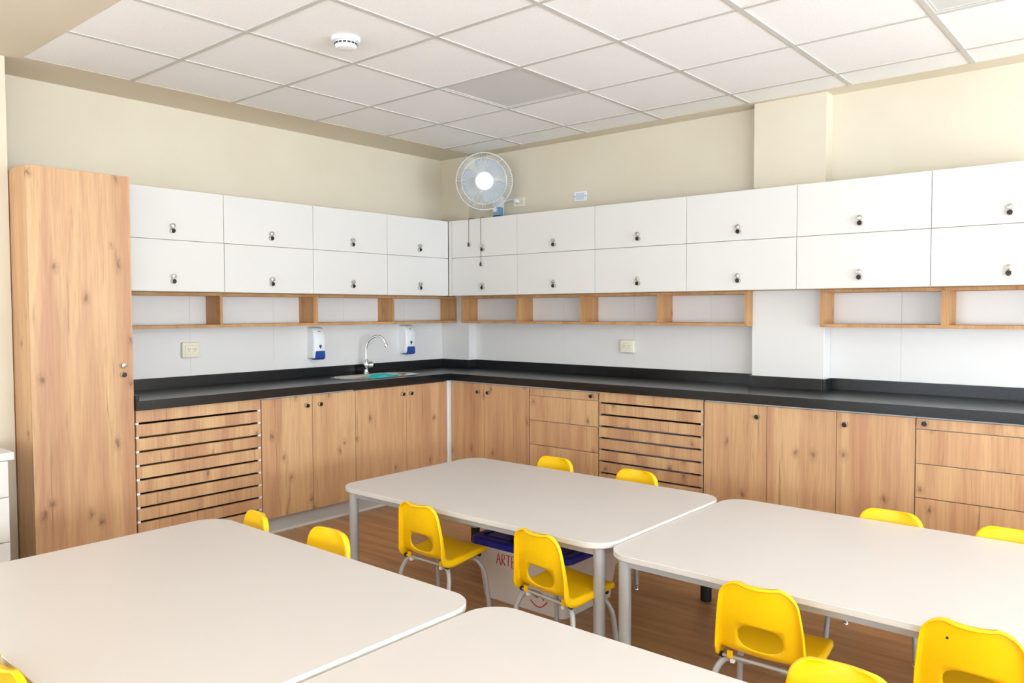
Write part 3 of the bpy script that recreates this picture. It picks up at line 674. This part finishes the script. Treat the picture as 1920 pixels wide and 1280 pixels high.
# ------------------------------------------------------------------ chairs
def chair_shell():
    prof = [(.140, .262), (.147, .276), (.142, .288), (.118, .296), (.07, .293), (.01, .287), (-.05, .282), (-.095, .281), (-.118, .288), (-.129, .306), (-.135, .335), (-.142, .385), (-.150, .440), (-.158, .495), (-.163, .522)]
    C_ = spline([(x, 0, z) for x, z in prof], 3); n = len(C_)
    S = [0]
    for a, b in zip(C_, C_[1:]): S.append(S[-1]+(b-a).length)
    Ltot = S[-1]
    def prm(s):
        s = max(0, min(Ltot, s)); k = 0
        while k < n-2 and S[k+1] < s: k += 1
        u = (s-S[k])/(S[k+1]-S[k]); return C_[k].lerp(C_[k+1], u), (C_[k+1]-C_[k]).normalized()
    bend = S[[i for i in range(n) if abs(C_[i].x+.118) < 1e-5][0]]
    def half(s):
        # half width: rounded seat front, waist at the bend, shoulders narrowing to the rounded top
        if s < bend: w_ = .140+.010*math.sin(PI*min(1, s/bend)); rr_, d = .045, s
        else: u = (s-bend)/(Ltot-bend); w_ = .140-.026*u+.006*math.sin(PI*u); rr_, d = .050, Ltot-s
        if d < rr_: w_ -= rr_-math.sqrt(max(0, rr_*rr_-(rr_-d)**2))
        return w_
    def flange(s):
        u = s/Ltot; fb = max(0, 1-abs(s-bend)/.20)
        return .010+.016*fb*fb
    rf = .010
    NT = 12
    def pt(s, j):
        """j: -NT-5 .. NT+5"""
        p, d = prm(s); nrm = Vector((-d.z, 0, d.x))       # points up on the seat...
        if nrm.z < 0 and s < bend*.8: nrm = -nrm
        # consistent: normal towards the sitter
        nrm = Vector((d.z, 0, -d.x))
        w_ = half(s); sg = 1 if j > 0 else -1; a = abs(j)
        if a <= NT: y = (w_-rf)*a/NT; off = 0
        elif a <= NT+3: q = (a-NT)/3*PI/2; y = w_-rf+rf*math.sin(q); off = -rf*(1-math.cos(q))
        else: y = w_+.001*(a-NT-3); off = -rf-flange(s)*(a-NT-3)/2
        cv = .014 if s > bend else .006
        sm = max(0, min(1, (s-bend+.04)/.08)); cv = .004+.014*sm
        off += cv*(min(y, w_)/max(w_, .05))**2
        return p+nrm*off+Vector((0, sg*y, 0))
    # normal check: towards sitter means +z on the seat
    ra, rb = .045, .050
    svals = [ra*(1-math.cos(PI/2*k/6)) for k in range(7)]; m0 = Ltot-rb; svals += [ra+(m0-ra)*k/28 for k in range(1, 29)]; svals += [Ltot-rb+rb*math.sin(PI/2*k/7) for k in range(1, 8)]
    NS = len(svals)
    J = list(range(-NT-5, NT+6)); bm = bmesh.new()
    flip = 1
    p, d = prm(bend*.5)
    if Vector((d.z, 0, -d.x)).z < 0: flip = -1
    if flip < 0:
        _pt = pt
        def pt2(s, j):
            p, d = prm(s); q = _pt(s, j); base = p+Vector((0, q.y, 0)); return base-(q-base)
        pf = pt2
    else: pf = pt
    V = {(i, j): bm.verts.new(pf(s, j)) for i, s in enumerate(svals) for j in J}
    # hand hole in the back
    zs = [prm(s)[0].z for s in svals]
    i0 = min(i for i in range(NS) if svals[i] > bend+.004); i1 = max(i for i in range(NS) if zs[i] < .408)
    j0, j1 = -8, 8
    for i in range(NS-1):
        for j in J[:-1]:
            if i0 <= i < i1 and j0 <= j < j1: continue
            bm.faces.new((V[i, j], V[i+1, j], V[i+1, j+1], V[i, j+1]))
    ring = [(i0, j) for j in range(j0, j1)]+[(i, j1) for i in range(i0, i1)]+[(i1, j) for j in range(j1, j0, -1)]+[(i, j0) for i in range(i1, i0, -1)]
    si = (svals[i0]+svals[i1])/2; hs = (svals[i1]-svals[i0])/2
    inner = []
    for i, j in ring:
        u, v_ = (svals[i]-si)/hs, j/8
        m_ = (abs(u)**2.6+abs(v_)**2.6)**(1/2.6)
        k = .86/m_
        s2, jj = si+u*k*hs, v_*k*8
        lo = math.floor(jj); f = jj-lo
        inner.append(bm.verts.new(pf(s2, lo).lerp(pf(s2, lo+1), f)))
    for q in range(len(ring)):
        bm.faces.new((V[ring[q]], inner[q], inner[(q+1) % len(ring)], V[ring[(q+1) % len(ring)]]))
    for v in list(bm.verts):
        if not v.link_faces: bm.verts.remove(v)
    # turned-back lip along the top edge
    tp = [V[NS-1, j] for j in J]; lo = []
    pe = [pf(Ltot, j) for j in J]; p, d = prm(Ltot); nb = (Vector((d.z, 0, -d.x))*flip)
    for j, q in zip(J, pe):
        a = abs(j); have = 0 if a <= NT else (rf*(1-math.cos((a-NT)/3*PI/2)) if a <= NT+3 else rf+flange(Ltot)*(a-NT-3)/2)
        lo.append(bm.verts.new(q-nb*(rf+flange(Ltot)-have)+Vector((0, 0, .0004))))
    for a in range(len(tp)-1): bm.faces.new((tp[a], tp[a+1], lo[a+1], lo[a]))
    bmesh.ops.remove_doubles(bm, verts=bm.verts[:], dist=.0006)
    bmesh.ops.recalc_face_normals(bm, faces=bm.faces)
    me = bpy.data.meshes.new('seat_shell'); bm.to_mesh(me); bm.free(); me.materials.append(YELLOW)
    o = bpy.data.objects.new('seat_shell', me); COL.objects.link(o)
    md = o.modifiers.new('s', 'SOLIDIFY'); md.thickness = .0045; md.offset = 0
    dg = bpy.context.evaluated_depsgraph_get(); m2 = bpy.data.meshes.new_from_object(o.evaluated_get(dg)); bpy.data.objects.remove(o)
    for p in m2.polygons: p.use_smooth = True
    m2.name = 'seat_shell'; return m2
def make_chair():
    t = bpy.data.objects.new('school_chair', None); link(t)
    o = bpy.data.objects.new('seat_shell', chair_shell()); link(o, t)
    for X, z in ((-.105, .258), (.095, .268)):
        r = tube('cross_rod', [(X, -.132, z), (X, .132, z)], .0065, LEGGREY, t, 10)
        for s in (-1, 1):
            lathe('end_cap', [(.009, 0), (.009, .010), (.006, .013), (0, .013)], BLACKP, r, (X, s*.131, z), (0, s, 0), 12)
            box('stop', X-.009, X+.009, s*.098-.007, s*.098+.007, z-.018, z-.004, WHITEP, t, .003, True)
            if X < 0: box('clip', X-.012, X-.004, s*.105-.009, s*.105+.009, z-.002, z+.022, YELLOW, t, .001, True)
    for sx in (-1, 1):
        xr = -.088 if sx < 0 else .080
        for sy in (-1, 1):
            g = tube('leg', [(xr, sy*.05, .250), (xr, sy*.095, .249), (xr+sx*.008, sy*.130, .240), (xr+sx*.022, sy*.152, .205), (xr+sx*.032, sy*.160, .16), (xr+sx*.046, sy*.170, .014)], .0105, LEGGREY, t, 10, 5)
            lathe('foot_glide', [(.013, 0), (.013, .004), (.007, .012), (.009, .018), (.0105, .026)], CHROME, g, (xr+sx*.047, sy*.1705, 0), seg=12)
    return t
proto = make_chair()
def copy_tree(o, parent=None):
    c = o.copy(); COL.objects.link(c); c.parent = parent
    for ch in list(o.children): copy_tree(ch, c)
    return c
D2 = math.radians
chairs = [
    (-2.282, -2.227, -1.5, 'yellow chair seen from behind, left of the blue-lidded box'),
    (-2.295, -2.924, -8, 'yellow chair seen from behind, in front of the blue-lidded box'),
    (-2.320, -3.790, 2, 'yellow chair seen from behind at the left half of the right-edge table'),
    (-2.250, -4.367, -2, 'yellow chair with a dark speck on its back, cut by the lower right corner'),
    (-1.330, -2.030, 180, 'yellow chair peeking over the far table in front of the oak drawers'),
    (-1.350, -2.588, 180, 'yellow chair peeking over the far table in front of the slatted cabinet'),
    (-1.392, -3.855, 180, 'yellow chair peeking over the right table below the three plain oak doors'),
    (-1.395, -4.295, 180, 'yellow chair at the right edge of the picture, only its back top showing'),
    (-3.130, -1.790, 168, 'yellow chair at the far corner of the left table, in front of the left slats'),
    (-3.090, -2.260, 180, 'yellow chair at the left table, just left of the table leg'),
    (-3.025, -4.170, 180, 'bright yellow chair at the bottom right, front side of its back showing'),
    (-3.998, -2.615, 0, 'yellow chair in the bottom left corner, mostly cut off'),
]
for k, (x, y, a, lab) in enumerate(chairs):
    o = proto if k == 0 else copy_tree(proto)
    o.location = (x, y, 0); o.rotation_euler = (0, 0, D2(a)); tag(o, lab, 'chair', 'small yellow chairs')
    if k == 3: o.scale = (1.008,)*3
    if k == 3: lathe('dark_speck', [(.004, 0), (.003, .0015), (0, .0015)], LOCKDARK, o, (-.166, .055, .478), (-1, 0, .15), 8)

# ------------------------------------------------------------------ storage box under the far table
bx = thing('storage_box', 'cloudy plastic storage box with a blue lid under the table', 'storage box', (-1.82, -2.47, 0))
def taper(bm, l0, z0, l1, z1):
    A = [bm.verts.new((x, y, z0)) for x, y in l0]; B = [bm.verts.new((x, y, z1)) for x, y in l1]; n = len(A)
    for i in range(n): bm.faces.new((A[i], A[(i+1) % n], B[(i+1) % n], B[i]))
    return A, B
bm = bmesh.new(); l0 = rrect(-.20, .20, -.245, .245, .035, 5); l1 = rrect(-.215, .215, -.268, .268, .035, 5); l2 = rrect(-.225, .225, -.278, .278, .035, 5)
A, B = taper(bm, l0, .0, l1, .165); bm.faces.new(A[::-1]); A2, B2 = taper(bm, l1, .165, l2, .167); A3, B3 = taper(bm, l2, .167, l2, .262); bm.faces.new(B3)
bmesh.ops.remove_doubles(bm, verts=bm.verts[:], dist=.0003); autosmooth(finish(bm, 'tub', BOXCLEAR, bx), 30)
bm = bmesh.new(); q0 = rrect(-.24, .24, -.295, .295, .045, 5); q1 = rrect(-.232, .232, -.287, .287, .04, 5); q2 = rrect(-.2, .2, -.255, .255, .03, 5)
A, B = taper(bm, q0, 0.2600, q0, 0.2860); bm.faces.new(A[::-1])
A2, B2 = taper(bm, q0, 0.2860, q1, 0.2940); A3, B3 = taper(bm, q1, 0.2940, q2, 0.2940); A4, B4 = taper(bm, q2, 0.2940, rrect(-.195, .195, -.25, .25, .03, 5), 0.2860); bm.faces.new(B4)
bmesh.ops.remove_doubles(bm, verts=bm.verts[:], dist=.0003); lid = autosmooth(finish(bm, 'lid', BLUELID, bx), 30)
for y0, y1 in ((-.235, -.09), (-.07, .07), (.09, .235)): box('raised_panel', -.17, .17, y0, y1, 0.2855, 0.2930, BLUELID, lid, .003, True)
# red handwriting ARTE and a drawn smile on the side facing the camera
def front_x(z): return -.20-.015*min(z, .165)/.165 if z < .166 else -.225
def stroke(name, pts, r=.0026):
    P = [(front_x(z)-.0006, y, z) for y, z in pts]
    bm = bmesh.new(); add_tube(bm, P, r, 6)
    for v in bm.verts: v.co.x = v.co.x
    return finish(bm, name, REDINK, bx)
def Lt(y, z): return (y, z)
ox, oz, hh = .128, .186, .052      # y of the A's left foot (y decreases to the right), baseline
def W(u, v): return (ox-u, oz+v*hh-.02*u)
stroke('lettering', [W(0, 0), W(.012, 1), W(.026, 0)]); stroke('lettering', [W(.005, .42), W(.022, .42)])
stroke('lettering', [W(.034, 0), W(.034, 1), W(.050, .95), W(.050, .6), W(.035, .5), W(.054, 0)])
stroke('lettering', [W(.060, 1), W(.086, 1)]); stroke('lettering', [W(.073, 1), W(.073, .05)])
stroke('lettering', [W(.118, 1), W(.094, 1), W(.094, 0), W(.118, 0)]); stroke('lettering', [W(.094, .52), W(.114, .52)])
stroke('drawn_smile', [(-.06-.10*(i/10), .052-.030*math.sin(PI*i/10)+.012*(i/10)) for i in range(11)])
stroke('drawn_mark', [(-.075, .082), (-.095, .074), (-.104, .072)], .003); stroke('drawn_mark', [(-.128, .076), (-.140, .068), (-.134, .064)], .0022)
stroke('drawn_mark', [(-.06, .158), (-.085, .150)], .0022)
# black case on the lid
o = box('black_case', -1.83, -1.60, -2.50, -2.225, .2962, .360, BLACKP, None, .008); tag(o, 'black case lying on the blue lid under the table', 'case')
